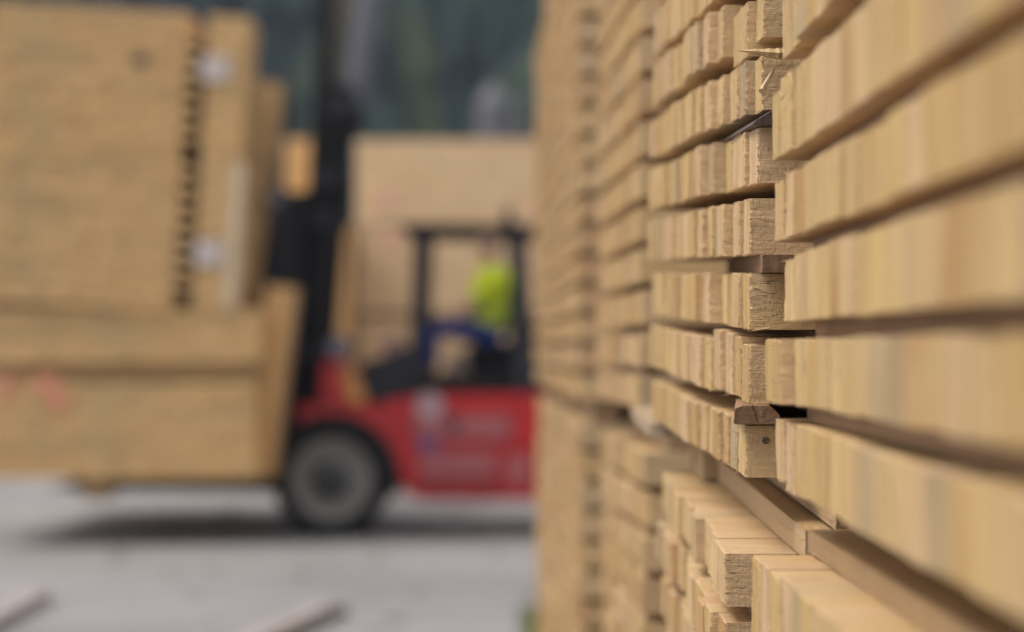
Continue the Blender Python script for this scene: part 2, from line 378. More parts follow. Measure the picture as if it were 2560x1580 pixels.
def plank_mesh(s, rr):
    """one sawn plank, left end at x = 0, near bottom edge on the local origin, length along +X"""
    w, h, L = s['w'], s['h'], s['L']; hero = s['hero']
    if not hero:
        bm = bmesh.new(); bx(bm, 0, L, 0, w, 0, h, None, .0012)
        for v in bm.verts:
            if v.co.x < .1: v.co.x += rr.uniform(-.0012, .0012)
        return mesh('plank', bm)
    bm = bmesh.new(); n1, n2 = max(8, int(w / .004)), max(8, int(h / .004))
    per = [(w*i/n1, 0) for i in range(n1)] + [(w, h*i/n2) for i in range(n2)] + [(w - w*i/n1, h) for i in range(n1)] + [(0, h - h*i/n2) for i in range(n2)]
    off = rr.uniform(0, 100); xr = [0, .0025, .006, .02, .05, .10, .2, L]
    skew = rr.uniform(-.002, .002); skz = rr.uniform(-.002, .002)
    rings = []
    for j, xx in enumerate(xr):
        ring = []
        for (py, pz) in per:
            amp = max(0, 1 - xx / .12)
            q = Vector((xx * 14, py * 90 + off, pz * 90)); f = Vector((xx * 60, py * 420 + off, pz * 420))
            a = noise.noise(q); c = noise.noise(f)
            ny = (a * .0005 + c * .0006) * (.35 + .65 * amp); nz = (noise.noise(q + Vector((9, 3, 1))) * .0006 + noise.noise(f + Vector((5, 8, 2))) * .0006) * (.35 + .65 * amp)
            k = .0009 if j == 0 else 0
            yy = py + ny + (k if py < 1e-6 else (-k if py > w - 1e-6 else 0)); zz = pz + nz + (k if pz < 1e-6 else (-k if pz > h - 1e-6 else 0))
            dx = (c * .0010 + rr.uniform(-.0007, .0007)) if j < 2 else 0
            ring.append(bm.verts.new((xx + dx + (skew * (py / w - .5) + skz * (pz / h - .5)) * (1 if xx < .05 else 0), yy, zz)))
        rings.append(ring)
    n = len(per)
    for A, B in zip(rings, rings[1:]):
        for k in range(n): bm.faces.new((A[k], A[(k+1) % n], B[(k+1) % n], B[k]))
    cap0 = bm.faces.new(rings[0][::-1]); bm.faces.new(rings[-1])
    # frayed fibres on the near edges of the end
    for k in range(rr.randint(26, 46)):
        e = rr.random()
        if e < .60: p = Vector((0, 0, rr.uniform(0, h)))
        elif e < .80: p = Vector((0, rr.uniform(0, w), 0))
        elif e < .9: p = Vector((0, w, rr.uniform(0, h)))
        else: p = Vector((0, rr.uniform(0, w), h))
        ln = rr.choice([.0012, .0018, .0022, .003]) if rr.random() < .93 else rr.uniform(.006, .013)
        d = Vector((-rr.uniform(.2, 1), -rr.uniform(0, .9) if p.y < w/2 else rr.uniform(0, .5), rr.uniform(-.7, .4))).normalized() * ln
        r0 = rr.uniform(.0003, .0008)
        tube(bm, p + Vector((.001, .0005 if p.y < w/2 else -.0005, 0)), p + d, r0, .0001, 4)
    return mesh('plank', bm)

PKN = {'A': 'nearest right-hand stack', 'B': 'in-focus stack', 'C': 'blurred third stack', 'D': 'far blurred stack', 'E': 'far blurred stack', 'F': 'farthest stack'}
names = list(PAL); wts = [5, 3, 3, 1.2, 3, 1]
cr = random.Random(23)
for s in single:
    rr = random.Random(hash((s['pk'], s['low'], s['row'], s['idx'])) if False else (ord(s['pk'][0]) * 100003 + s['row'] * 977 + s['idx'] * 31 + (5 if s['low'] else 0)))
    me = plank_mesh(s, rr)
    o = link('plank', me, M_plank, loc=(s['x'], s['y'], s['z']), rot=(s['tilt'] + rr.uniform(-.002, .002), rr.uniform(-.001, .001), rr.uniform(-.006, .006)))
    cname = cr.choices(names, wts)[0]; c = PAL[cname]; f = cr.uniform(.90, 1.06); o.color = (c[0]*f, c[1]*f, c[2]*f*cr.uniform(.92, 1.08), 1)
    corner = 'far' if s['pk'] == 'A' else 'near'
    if s['low']: rw = ('top row' if s['row'] == 0 else ORD[s['row']] + ' row') + ' under the bearers'
    else: rw = ('bottom row' if s['row'] == 0 else ORD[s['row']] + ' row') + ' above the bearers'
    idx = 'at the %s corner' % corner if s['idx'] == 0 else '%s from the %s corner' % (ORD[s['idx']], corner)
    tag(o, '%s pine plank %s, %s, %s' % (cname, idx, rw, PKN[s['pk']]), 'plank', 'planks stacked in the wall of timber on the right')
# the remaining hundreds, smaller in the picture, as one mass
verts, faces = [], []
for s in specs:
    if id(s) in sid: continue
    b0 = len(verts); x, y, z, w_, h_, L_ = s['x'], s['y'], s['z'], s['w'], s['h'], s['L']; dz = math.tan(s['tilt']) * w_
    for dx in (0, L_):
        for (dy, d2, dd) in ((0, 0, 0), (w_, 0, dz), (w_, h_, dz), (0, h_, 0)): verts.append((x + dx, y + dy, z + d2 + dd))
    for f in ((0, 3, 2, 1), (4, 5, 6, 7), (0, 1, 5, 4), (1, 2, 6, 5), (2, 3, 7, 6), (3, 0, 4, 7)): faces.append(tuple(b0 + q for q in f))
me = bpy.data.meshes.new('far_planks'); me.from_pydata(verts, [], faces)
tag(link('far_planks', me, M_planks), 'blurred pine planks receding in tall packages towards the yard', 'plank', kind='stuff')

# stickers: thin strips laid between the courses, running along the wall
def sticker(x, w, y0, y1, z, h, mat, label, tilt=0, col=(.45, .36, .27), name='sticker', shape=None, group='thin stickers between the courses of planks', yaw=0):
    L = y1 - y0; bm = bmesh.new(); rr = random.Random(int(x * 9e4) + int(z * 7e3) + int(y0 * 100))
    pts = shape or [(0, 0), (w, 0), (w, h), (0, h)]
    # resample outline
    out = []
    for (ax, az), (bx_, bz) in zip(pts, pts[1:] + pts[:1]):
        d = math.hypot(bx_-ax, bz-az); n = max(1, int(d / .004))
        for k in range(n): out.append((ax + (bx_-ax)*k/n, az + (bz-az)*k/n))
    rings = []
    for yy in (0, .002, .01, .04, .3, L):
        ring = []
        for (px_, pz_) in out:
            e = .0007 if yy == 0 else 0; cxm, czm = w/2, h/2
            nn = noise.noise(Vector((px_*160, yy*20, pz_*160 + z*50))) * .0009
            sx = 1 if px_ < cxm else -1; sz = 1 if pz_ < czm else -1
            ring.append(bm.verts.new((px_ + sx*e + nn, yy + (rr.uniform(-.0005, .0005) if yy == 0 else 0), pz_ + sz*e + nn*.3)))
        rings.append(ring)
    n = len(out)
    for A, B in zip(rings, rings[1:]):
        for k in range(n): bm.faces.new((A[k], A[(k+1) % n], B[(k+1) % n], B[k]))
    bm.faces.new(rings[0][::-1]); bm.faces.new(rings[-1])
    o = link(name, mesh(name, bm), mat, loc=(x, y0, z), rot=(tilt, 0, rr.uniform(-.004, .004) + yaw))
    o.color = (*col, 1)
    tag(o, label, 'wood strip' if name == 'sticker' else 'bearer', group)
    return o
sr = random.Random(5); TB = math.atan(.029)
def ztop(py, Y=3.3): return ZP(py, Y)
# focus area, above rows of stack B
S_ = 3.3 / FPX
sticker(XP(1833, 3.28), .0625, 3.275, 4.6, ZP(1061, 3.28), .0262, M_stick, 'cracked brown sticker above the knotty plank of the in-focus stack', TB, (.27, .19, .12),
        yaw=R(-6),
        shape=[(0, .001), (.003, 0), (.060, 0), (.0625, .010), (.048, .0262), (.012, .0262), (.001, .022)])
sticker(XP(1903, 3.26), .06, 3.25, 4.6, ZP(682.5, 3.26), .0248, M_stick, 'brown sawn sticker end beside the fourth plank of the in-focus stack', TB, (.25, .175, .115), yaw=R(-3.5))
sticker(XP(1881, 3.28), .07, 3.272, 4.6, ZP(315, 3.28), .0222, M_dark, 'dark bark-edged sticker above the third highest row of the in-focus stack', TB, (.40, .34, .32),
        shape=[(0, .002), (.014, 0), (.07, 0), (.07, .0222), (.036, .0222), (.024, .020), (.006, .009)])
sticker(.437, .05, 3.33, 4.6, ZP(457, 3.3) - .0225 + .001, .0205, M_stick, 'recessed sticker in the dark slot above the middle of the in-focus stack', TB)
sticker(.425, .05, 3.33, 4.6, ZP(824, 3.3) - .0235 + .001, .0215, M_stick, 'recessed sticker in the dark slot under the fifth plank of the in-focus stack', TB)
sticker(.432, .05, 3.33, 4.6, ZP(91, 3.3) - .0255 + .001, .0235, M_stick, 'recessed sticker in the highest visible slot of the in-focus stack', TB)
names_gap = {k: 'sticker in the %s slot above the bearers, ' % ORD[k] for k in range(18)}
for k in range(len(A_rows) - 1):
    z0 = A_rows[k][0] + A_rows[k][1]; z1 = A_rows[k+1][0]
    sticker(.347 + sr.uniform(.020, .034), .05, 1.66, 2.96, EYE + z0 + .0005, max(.012, z1 - z0 - .001), M_stick, names_gap[k] + 'nearest right-hand stack', 0)
for pk, yn, yf, x0, zb, n in (('C', 5.74, 7.0, .345, -.148, 9), ('D', 8.13, 9.4, .27, -.18, 9)):
    for k in range(n):
        sticker(x0 + sr.uniform(-.01, .02), .05, yn, yf, EYE + zb + .1*k + .0785, .020, M_stick, names_gap[k] + PKN[pk], 0)
sticker(.345, .05, 3.33, 4.6, EYE - .3555 - .0215, .0205, M_stick, 'sticker under the top row below the bearers, in-focus stack', TB)
# hidden inner stickers that close the slots (one mass)
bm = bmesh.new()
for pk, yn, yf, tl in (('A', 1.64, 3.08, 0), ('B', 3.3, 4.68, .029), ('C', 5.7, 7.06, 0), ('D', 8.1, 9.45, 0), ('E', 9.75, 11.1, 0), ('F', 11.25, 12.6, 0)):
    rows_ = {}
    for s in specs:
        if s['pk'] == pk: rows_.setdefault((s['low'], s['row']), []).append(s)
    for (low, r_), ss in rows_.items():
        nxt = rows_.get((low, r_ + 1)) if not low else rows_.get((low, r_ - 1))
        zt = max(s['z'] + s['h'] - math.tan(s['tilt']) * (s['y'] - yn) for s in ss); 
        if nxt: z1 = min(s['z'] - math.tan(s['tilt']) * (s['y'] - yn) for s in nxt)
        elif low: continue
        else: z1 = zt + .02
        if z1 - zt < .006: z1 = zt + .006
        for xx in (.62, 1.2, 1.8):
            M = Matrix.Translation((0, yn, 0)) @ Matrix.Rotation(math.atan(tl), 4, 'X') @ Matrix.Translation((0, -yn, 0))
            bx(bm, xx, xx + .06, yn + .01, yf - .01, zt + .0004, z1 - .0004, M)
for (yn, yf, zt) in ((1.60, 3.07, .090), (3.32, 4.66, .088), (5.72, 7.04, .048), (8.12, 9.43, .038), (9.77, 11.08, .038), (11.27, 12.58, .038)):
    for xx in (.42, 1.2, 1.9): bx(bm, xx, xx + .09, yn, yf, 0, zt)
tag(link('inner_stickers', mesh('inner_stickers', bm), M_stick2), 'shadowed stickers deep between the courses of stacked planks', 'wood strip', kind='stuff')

# bearers between the lower and the upper packages
g = 'bearers between lower and upper packages'
zl = EYE - .284
sticker(.398, .075, 3.20, 4.70, zl + .0008, .040, M_bearer, 'light bearer lying on the top row below the in-focus stack', TB, (.62, .49, .34), 'bearer', group=g)
sticker(.430, .075, 3.14, 4.70, zl + .0455, .050, M_bearer, 'upper bearer resting on the light bearer under the in-focus stack', TB, (.52, .40, .27), 'bearer', group=g)
sticker(.388, .06, 1.60, 3.10, EYE - .265 + .002, .028, M_bearer, 'lower brown bearer under the nearest right-hand stack', 0, (.42, .30, .18), 'bearer', group=g)
sticker(.440, .09, 1.60, 3.07, EYE - .265 + .031, .050, M_bearer, 'upper brown bearer under the nearest right-hand stack', 0, (.34, .235, .14), 'bearer', group=g)
sticker(.276, .10, 4.60, 5.25, EYE - .172, .024, M_bearer, 'whitish weathered bearer poking out at the far corner of the in-focus stack', TB * .9, (.58, .55, .54), 'bearer', group=g)
sticker(.365, .05, 4.45, 4.66, EYE - .246, .060, M_bearer, 'short block under the whitish weathered bearer', TB, (.58, .46, .33), 'bearer', group=g)
for pk, yn, yf, x0, za, zb_ in (('C', 5.72, 7.0, .39, -.2525, -.149), ('D', 8.12, 9.4, .30, -.262, -.181), ('E', 9.8, 11.05, .27, -.262, -.181), ('F', 11.3, 12.5, .23, -.262, -.181)):
    sticker(x0, .08, yn, yf, EYE + za, zb_ - za, M_bearer, 'bearer between the packages of the ' + {'C': 'blurred third stack', 'D': 'fourth stack', 'E': 'fifth stack', 'F': 'last stack'}[pk], 0, (.40, .30, .22), 'bearer', group=g)

# splinters, knot, crumbs in the focus area
def spike(name, a, b, r, label, mat=M_plank, col=PAL['straw'], flat_=1.0):
    a, b = Vector(a), Vector(b); d = (b - a); bm = bmesh.new(); n = 14; L = d.length
    q = d.to_track_quat('X', 'Z').to_matrix().to_4x4()
    rings = []; rr = random.Random(len(label))
    for i in range(n + 1):
        t = i / n; rad = r * (1 - t) ** .75 * (1 + rr.uniform(-.12, .12)) + .00015
        rings.append([bm.verts.new(q @ Vector((L*t, math.cos(u)*rad*flat_, math.sin(u)*rad))) for u in [2*math.pi*k/6 for k in range(6)]])
    for A, B in zip(rings, rings[1:]):
        for k in range(6): bm.faces.new((A[k], A[(k+1) % 6], B[(k+1) % 6], B[k]))
    bm.faces.new(rings[0][::-1]); bm.faces.new(rings[-1])
    o = link(name, mesh(name, bm), mat, loc=a); o.color = (*col, 1)
    return tag(o, label, 'splinter')
spike('splinter', (XP(1962, 3.27), 3.275, ZP(133, 3.27)), (XP(1846, 3.27), 3.265, ZP(126, 3.27)), .0085, 'long horizontal splinter poking left over the rough-sawn plank', flat_=1.3)
spike('splinter', (XP(1905, 3.25), 3.25, ZP(227, 3.25)), (XP(1952, 3.25), 3.285, ZP(147, 3.25)), .0042, 'slanting pointed splinter leaning against the rough-sawn plank', col=(.42, .29, .17))
spike('splinter', (XP(1925, 3.29), 3.292, ZP(820, 3.29)), (XP(1873, 3.27), 3.275, ZP(829, 3.27)), .0018, 'thin pale splinter peeling from the bottom edge of a plank', flat_=1.3)
spike('splinter', (XP(1736, 4.3), 4.3, ZP(1110, 4.3)), (XP(1739, 4.3), 4.3, ZP(1166, 4.3)), .007, 'small upright orange splinter under the whitish weathered bearer', col=PAL['honey'])
rr = random.Random(77)
bm = bmesh.new()
for k in range(70):
    x = XP(rr.gauss(2045, 7), 3.14); y = rr.uniform(3.12, 3.19); z = zl + .019 + rr.uniform(.0, 1) ** 2 * .034 - .016
    bmesh.ops.create_icosphere(bm, subdivisions=1, radius=rr.uniform(.0012, .0026), matrix=Matrix.Translation((x, y, z)) @ Matrix.Diagonal((1, .8, rr.uniform(.5, 1.3), 1)))
tag(link('sawdust', mesh('sawdust', bm), M_planks), 'little heap of sawdust crumbs at the bearer end', 'sawdust', kind='stuff')
for o in list(S.objects):
    if o.get('label', '').startswith('cracked brown sticker'):
        bm = bmesh.new(); pts = [(.0255, .0262), (.0268, .020), (.0295, .0165), (.0290, .013), (.0312, .009), (.0318, .004)]
        for (ax, az), (cx_, cz) in zip(pts, pts[1:]):
            w0 = .0006; bm.faces.new([bm.verts.new(p) for p in ((ax - w0, -.0009, az), (ax + w0, -.0009, az), (cx_ + w0, -.0009, cz), (cx_ - w0, -.0009, cz))])
        link('crack', mesh('crack', bm), flat('crack_shadow_wood', (.03, .02, .015), .9), o)
# knot on the lowest in-focus plank (a part of that plank)
for o in list(S.objects):
    if o.name.startswith('plank') and 'label' in o and 'at the near corner, bottom row above' in o['label'] and 'in-focus' in o['label']:
        bm = bmesh.new(); bmesh.ops.create_circle(bm, cap_ends=True, segments=22, radius=.0050)
        for v in bm.verts: v.co += Vector((noise.noise(v.co * 500) * .0004, noise.noise(v.co * 600 + Vector((3, 1, 0))) * .0004, 0))
        ext = bmesh.ops.extrude_face_region(bm, geom=list(bm.faces)); bmesh.ops.translate(bm, vec=(0, 0, .0012), verts=[e for e in ext['geom'] if isinstance(e, bmesh.types.BMVert)])
        m, t, b = newmat('dark_knot'); tc = N(t, 'ShaderNodeTexCoord')
        t.links.new(ramp(t, noise_(t, tc.outputs['Object'], 420, 3), [(.35, (.045, .03, .025)), (.65, (.16, .11, .08))]), b.inputs['Base Color']); b.inputs['Roughness'].default_value = .8
        k = link('knot', mesh('knot', bm), m, o); k.rotation_euler = (R(90), 0, 0)
        k.location = (XP(1914, 3.3) - o.location.x, -.0002, ZP(1101, 3.3) - o.location.z)

# ---------------------------------------------------------------- bundles of boards (load, far stack)
def bundle(name, X0, X1, Y0, Y1, Z0, Z1, course, bw, mat, label, rot=0, group=None, seed=1, gaps=(), slots=True, cat='lumber bundle', jit=.008, bearers=2):
    """strapped bundle: boards run along Y; origin at its lower right corner"""
    root = empty(name, (X1, Y0, Z0), (0, rot, 0)); tag(root, label, cat, group)
    rr = random.Random(seed); W, D, H = X1 - X0, Y1 - Y0, Z1 - Z0
    verts, faces = [], []; z = 0; k = 0; yj = 0
    while z < H - course * .5:
        x = -W
        for gi in gaps:
            pass
        while x < -.01:
            w = min(bw * rr.uniform(.9, 1.1), -x)
            if -x - w < .03: w = -x
            ya = rr.uniform(-jit, jit); b0 = len(verts)
            for yy in (ya, D + rr.uniform(-.02, .02)):
                verts += [(x + .001, yy, z + .002), (x + w - .001, yy, z + .002), (x + w - .001, yy, z + course - .002), (x + .001, yy, z + course - .002)]
            for f in ((0, 1, 2, 3), (4, 7, 6, 5), (0, 4, 5, 1), (1, 5, 6, 2), (2, 6, 7, 3), (3, 7, 4, 0)): faces.append(tuple(b0 + q for q in f))
            x += w
        z += course; k += 1
        if k in gaps: z += .012
    me = bpy.data.meshes.new('boards'); me.from_pydata(verts, [], faces)
    link('boards', me, mat, root)
    return root, W, H, z
def part_box(root, name, mat, x0, x1, y0, y1, z0, z1, bev=0):
    b = bmesh.new(); bx(b, x0, x1, y0, y1, z0, z1, None, bev); return link(name, mesh(name, b), mat, root)
YL = 19.0
def LX(px): return XP(px, YL)
def LZ(py): return ZP(py, YL)
GL = 'bundles of boards carried by the forklift'
r1 = R(3.6)
# upper load
u1, W, H, ht = bundle('lumber_bundle', LX(-60), LX(429), YL, YL + 4.2, LZ(778), LZ(401), .034, .12, M_gold, 'wide board bundle at left, lower half of the raised load', r1, GL, 21, jit=.012)
for k in range(4): part_box(u1, 'bearer_strip', M_stick2, -W + .1, .0, .1 + k * 1.2, .19 + k * 1.2, -.055, -.002)
u1b, W, H, ht1 = bundle('lumber_bundle', LX(-45), LX(449), YL, YL + 4.2, LZ(398), LZ(30), .034, .12, M_gold, 'wide board bundle topping the raised load at left, with a dark knot', r1, GL, 22, jit=.012)
part_box(u1b, 'dark_knot', flat('knot_brown', (.10, .07, .05), .8), -W + LX(335) - LX(-45) - .07, -W + LX(335) - LX(-45) + .05, -.016, .02, LZ(155) - LZ(398) - .04, LZ(155) - LZ(398) + .05)
u2, W, H, ht = bundle('lumber_bundle', LX(478), LX(590), YL + .02, YL + .8, LZ(778), LZ(401), .034, .13, M_gold, 'narrow board bundle with a white label low beside the dark slot', r1, GL, 23)
part_box(u2, 'label', M_paper, -W + .0, -W + .21, -.022, -.012, LZ(668) - LZ(778), LZ(606) - LZ(778))
part_box(u2, 'wrap', M_strap, -.11, -.005, -.016, .75, .01, H - .02)
u2b, W, H, ht = bundle('lumber_bundle', LX(498), LX(600), YL + .02, YL + .8, LZ(398), LZ(36), .034, .13, M_gold, 'narrow board bundle with a white label high beside the dark slot', r1, GL, 24)
part_box(u2b, 'label', M_paper, -W - .04, -W + .19, -.022, -.012, LZ(205) - LZ(398), LZ(145) - LZ(398))
Y3 = YL + 1.12
u3, W, H, ht = bundle('lumber_bundle', XP(562, Y3), XP(639, Y3), Y3, Y3 + .45, ZP(785, Y3), ZP(207, Y3), .034, .12, M_gold, 'leaning golden bundle at the mast side of the raised load', R(6.3), GL, 25)
# spacer strips bridging the dark slot
rr = random.Random(4)
for k in range(16):
    py = 112 + k * 41.5
    if 385 < py < 425: continue
    cxp = 474 + (453 - 474) * (py - 100) / 680
    o = empty('x', (0, 0, 0)); bpy.data.objects.remove(o)
    b = bmesh.new(); bx(b, -.075, .075, 0, 4.0, -.019, .019)
    o = link('spacer_strip', mesh('spacer_strip', b), M_gold, loc=(LX(cxp), YL - .012, LZ(py) + .063), rot=(0, r1, 0))
    tag(o, 'spacer strip bridging the dark slot between the raised bundles, %s from the top' % ORD[k], 'wood strip', 'spacer strips in the dark slot of the raised load')
b = bmesh.new(); bx(b, -.09, .09, 0, 3.6, 0, LZ(95) - LZ(780))  # dark filler added in the open slot to stand for its shade
o = link('slot_shade_filler', mesh('slot_shade_filler', b), M_dark, loc=(LX(444), YL + .34, LZ(780)), rot=(0, r1, 0)); o.color = (.25, .22, .18, 1)
tag(o, 'dark board put in for the shade deep inside the slot of the raised load', 'board')
# lower load
l1, W, H, ht = bundle('lumber_bundle', LX(-70), LX(650), YL + .05, YL + 4.3, LZ(908), LZ(770), .033, .13, M_gold, 'long low bundle under the raised stack, middle of the load', 0, GL, 31)
l2, W, H, ht = bundle('lumber_bundle', LX(-70), LX(640), YL, YL + 4.3, LZ(1196), LZ(950), .033, .13, M_gold, 'lowest long bundle of the load with red spray marks', 0, GL, 32)
for k, (a, c, d, e) in enumerate(((0, 36, 940, 998), (86, 150, 938, 985), (118, 176, 985, 1022))):
    part_box(l2, 'spray_mark', M_spray, LX(a) - LX(640), LX(c) - LX(640), -.014, -.006, LZ(e) - LZ(1196), LZ(d) - LZ(1196), .0)
for k in range(3):
    b = bmesh.new(); bx(b, LX(-60), LX(640), 0, .1, 0, LZ(910) - LZ(948))
    o = link('bearer', mesh('bearer', b), M_bearer, loc=(0, YL + .12 + 1.8 * k, LZ(948))); o.color = (.42, .31, .17, 1)
    tag(o, ['front', 'middle', 'rear'][k] + ' cross bearer between the two lowest bundles of the load', 'bearer', 'cross bearers in the load')
l3, W, H, ht = bundle('lumber_bundle', LX(596), LX(668), YL + .3, YL + .9, LZ(1200), LZ(712), .034, .12, M_gold2, 'tall narrow orange bundle between the lowest bundles and the front wheel', R(7), GL, 33)  # whole bundle takes the oranger, brighter board tint
b = bmesh.new(); bx(b, -.1, .1, 0, .5, -.16, 0)
o = link('wood_block', mesh('wood_block', b), M_bearer, loc=(LX(232), YL + .15, LZ(1198))); o.color = (.52, .38, .22, 1)
tag(o, 'pale wooden foot block under the lowest bundle of the load', 'block')

# the far stack behind the forklift
YF = 27.0
def FX(px): return XP(px, YF)
def FZ(py): return ZP(py, YF)
GF = 'pale bundles in the stack behind the forklift'
f1, W, H, _ = bundle('lumber_bundle', FX(890), FX(1475), YF, YF + 4, FZ(561), FZ(345), .045, .15, M_paleload, 'pale bundle on top of the stack behind the forklift', 0, GF, 41, jit=.004)
for (a, c, d, e) in ((945, 985, 480, 515), (1326, 1360, 515, 560)): part_box(f1, 'spray_mark', M_spray2, FX(a) - FX(1475), FX(c) - FX(1475), -.014, -.004, FZ(e) - FZ(561), FZ(d) - FZ(561))
f2, W, H, _ = bundle('lumber_bundle', FX(894), FX(1475), YF, YF + 4, FZ(780), FZ(566), .045, .15, M_paleload, 'pale bundle level with the driver behind the forklift', 0, GF, 42, jit=.004)
for (a, c, d, e) in ((960, 990, 580, 615),): part_box(f2, 'spray_mark', M_spray2, FX(a) - FX(1475), FX(c) - FX(1475), -.014, -.004, FZ(e) - FZ(780), FZ(d) - FZ(780))
f3, W, H, _ = bundle('lumber_bundle', FX(896), FX(1475), YF, YF + 4, FZ(998), FZ(798), .045, .15, M_paleload, 'pale bundle behind the forklift bonnet, third from the top', 0, GF, 43, jit=.004)
f4, W, H, _ = bundle('lumber_bundle', FX(896), FX(1475), YF, YF + 4, .1, FZ(1016), .045, .15, M_paleload, 'ground-level pale bundle behind the red forklift body', 0, GF, 44, jit=.004)
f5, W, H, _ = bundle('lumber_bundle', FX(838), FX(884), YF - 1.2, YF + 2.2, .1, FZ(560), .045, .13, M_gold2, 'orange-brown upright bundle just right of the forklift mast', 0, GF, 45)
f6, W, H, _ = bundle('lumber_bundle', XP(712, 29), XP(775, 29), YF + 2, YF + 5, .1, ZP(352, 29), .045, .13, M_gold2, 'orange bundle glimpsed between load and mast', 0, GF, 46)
for k, z in enumerate((FZ(566), FZ(798), FZ(1016), .1)):
    b = bmesh.new()
    bx(b, FX(885), FX(1470), 0, .1, 0, [FZ(561) - FZ(566), FZ(780) - FZ(798), FZ(998) - FZ(1016), .1][k] - .001)
    o = link('bearer', mesh('bearer', b), M_bearer, loc=(0, YF + .2, z if k < 3 else 0)); o.color = (.5, .38, .26, 1)
    tag(o, 'bearer under the %s pale bundle of the far stack' % ['top', 'second', 'third', 'lowest'][k], 'bearer', 'bearers of the far stack')

# ---------------------------------------------------------------- forklift
YK = 20.0
def KX(px): return XP(px, YK) - XP(1100, YK)
def KZ(py): return ZP(py, YK)
fk = empty('forklift', (XP(1100, YK), YK, 0)); tag(fk, 'red forklift with black mast carrying bundles of boards, driven by a man', 'forklift')
def pr(name, pts, y0, y1, mat, bev=0, parent=None):
    b = bmesh.new(); prism(b, [(KX(x), KZ(y)) for x, y in pts], y0, y1, bev); return link(name, mesh(name, b), mat, parent or fk)
def brs(name, segs, mat, parent=None, bev=0):
    b = bmesh.new()
    for (x0, y0, x1, y1, wpx, Y, wy) in segs: bar(b, (KX(x0), Y, KZ(y0)), (KX(x1), Y, KZ(y1)), wpx / 302.2, wy, bev)
    return link(name, mesh(name, b), mat, parent or fk)
body = pr('body', [(1045, 1250), (1430, 1250), (1440, 985), (1045, 985), (1000, 1002), (940, 1010), (742, 1012), (742, 1060), (890, 1062), (930, 1080), (965, 1115), (992, 1170), (1012, 1225)], .02, 1.75, M_red, .02)
pr('counterweight', [(1432, 1255), (1600, 1240), (1625, 1160), (1615, 990), (1560, 930), (1432, 940)], .06, 1.72, M_dred, .04)
pr('mast_tower', [(800, 1008), (804, 905), (832, 885), (860, 905), (875, 1008)], .05, 1.70, M_red, .01)
pr('hydraulic_panel', [(868, 1008), (852, 925), (868, 905), (905, 960), (915, 1008)], .04, .35, M_yellow, .008)
pr('dashboard', [(905, 1000), (890, 920), (915, 900), (985, 885), (1030, 860), (1050, 880), (1050, 984), (1000, 1000)], .10, 1.6, M_charc, .02)
st = pr('step', [(1050, 1128), (1240, 1128), (1240, 1192), (1050, 1192)], -.012, .02, M_decal, .004)
pr('lower_sill', [(1055, 1198), (1250, 1198), (1250, 1228), (1060, 1228)], -.010, .02, M_dred, .004)
pr('side_stripe', [(1030, 1036), (1275, 1036), (1278, 1098), (1040, 1098)], -.006, .02, M_decal, .002)
pr('decal', [(1044, 1092), (1094, 1092), (1094, 1126), (1044, 1126)], -.016, -.005, M_blue)
pr('decal', [(1262, 1136), (1322, 1136), (1322, 1210), (1270, 1210)], -.012, .02, M_decal)
b = bmesh.new(); lathe(b, [(0, -.012), (.115, -.012), (.115, .02), (0, .02)], 28)
o = link('round_sign', mesh('round_sign', b), M_white, fk); o.location = (KX(1074), 0, KZ(1014))
b = bmesh.new(); lathe(b, [(0, -.014), (.05, -.014), (.05, .0)], 20)
o = link('filler_cap', mesh('filler_cap', b), M_charc, fk); o.location = (KX(1135), 0, KZ(1058))
def wheel(name, x, y, r, w, rim, hub):
    e = bmesh.new(); lathe(e, [(rim, 0.02), (rim + .01, 0), (r*.94, .005), (r, .05), (r, w - .05), (r*.94, w), (rim, w)], 48)
    ty = link(name, mesh('tyre', e, True), M_tyre, fk); ty.location = (x, y, r)
    e = bmesh.new()
    for k in range(36):
        a = 2*math.pi*k/36; M = Matrix.Rotation(a, 4, 'Y') @ Matrix.Translation((0, 0, r))
        bx(e, -.018, .018, .01, w - .01, -.01, .012, M)
    link('tread', mesh('tread', e), M_tyre, ty)
    e = bmesh.new(); lathe(e, [(0, .035), (hub, .035), (rim*.62, .075), (rim*.9, .03), (rim, .012), (rim, w*.8), (0, w*.8)], 40)
    rm = link('rim', mesh('rim', e, True), M_rim, ty)
    e = bmesh.new(); lathe(e, [(0, -.02), (hub*.8, -.01), (hub, .02), (hub, .05)], 28); link('hub', mesh('hub', e, True), M_hub, ty)
    e = bmesh.new()
    for k in range(8): a = 2*math.pi*k/8; tube(e, (hub*1.25*math.cos(a), .03, hub*1.25*math.sin(a)), (hub*1.25*math.cos(a), .06, hub*1.25*math.sin(a)), .014, seg=6)
    link('wheel_nuts', mesh('wheel_nuts', e), M_hub, ty)
    return ty
wheel('wheel', KX(828), -.03, .475, .36, .345, .155); wheel('wheel', KX(828), 1.45, .475, .36, .345, .155)
for Y in (-.015, 1.42):
    b = bmesh.new(); n = 20; aa = [R(-12) + R(204) * k / n for k in range(n + 1)]
    prism(b, [(.555*math.cos(u), .555*math.sin(u)) for u in aa] + [(.44*math.cos(u), .44*math.sin(u)) for u in aa[::-1]], 0, .36)
    o = link('wheel_arch', mesh('wheel_arch', b), M_black, fk); o.location = (KX(832), Y, .468)
wheel('wheel', KX(1480), .05, .34, .28, .22, .10); wheel('wheel', KX(1480), 1.42, .34, .28, .22, .10)
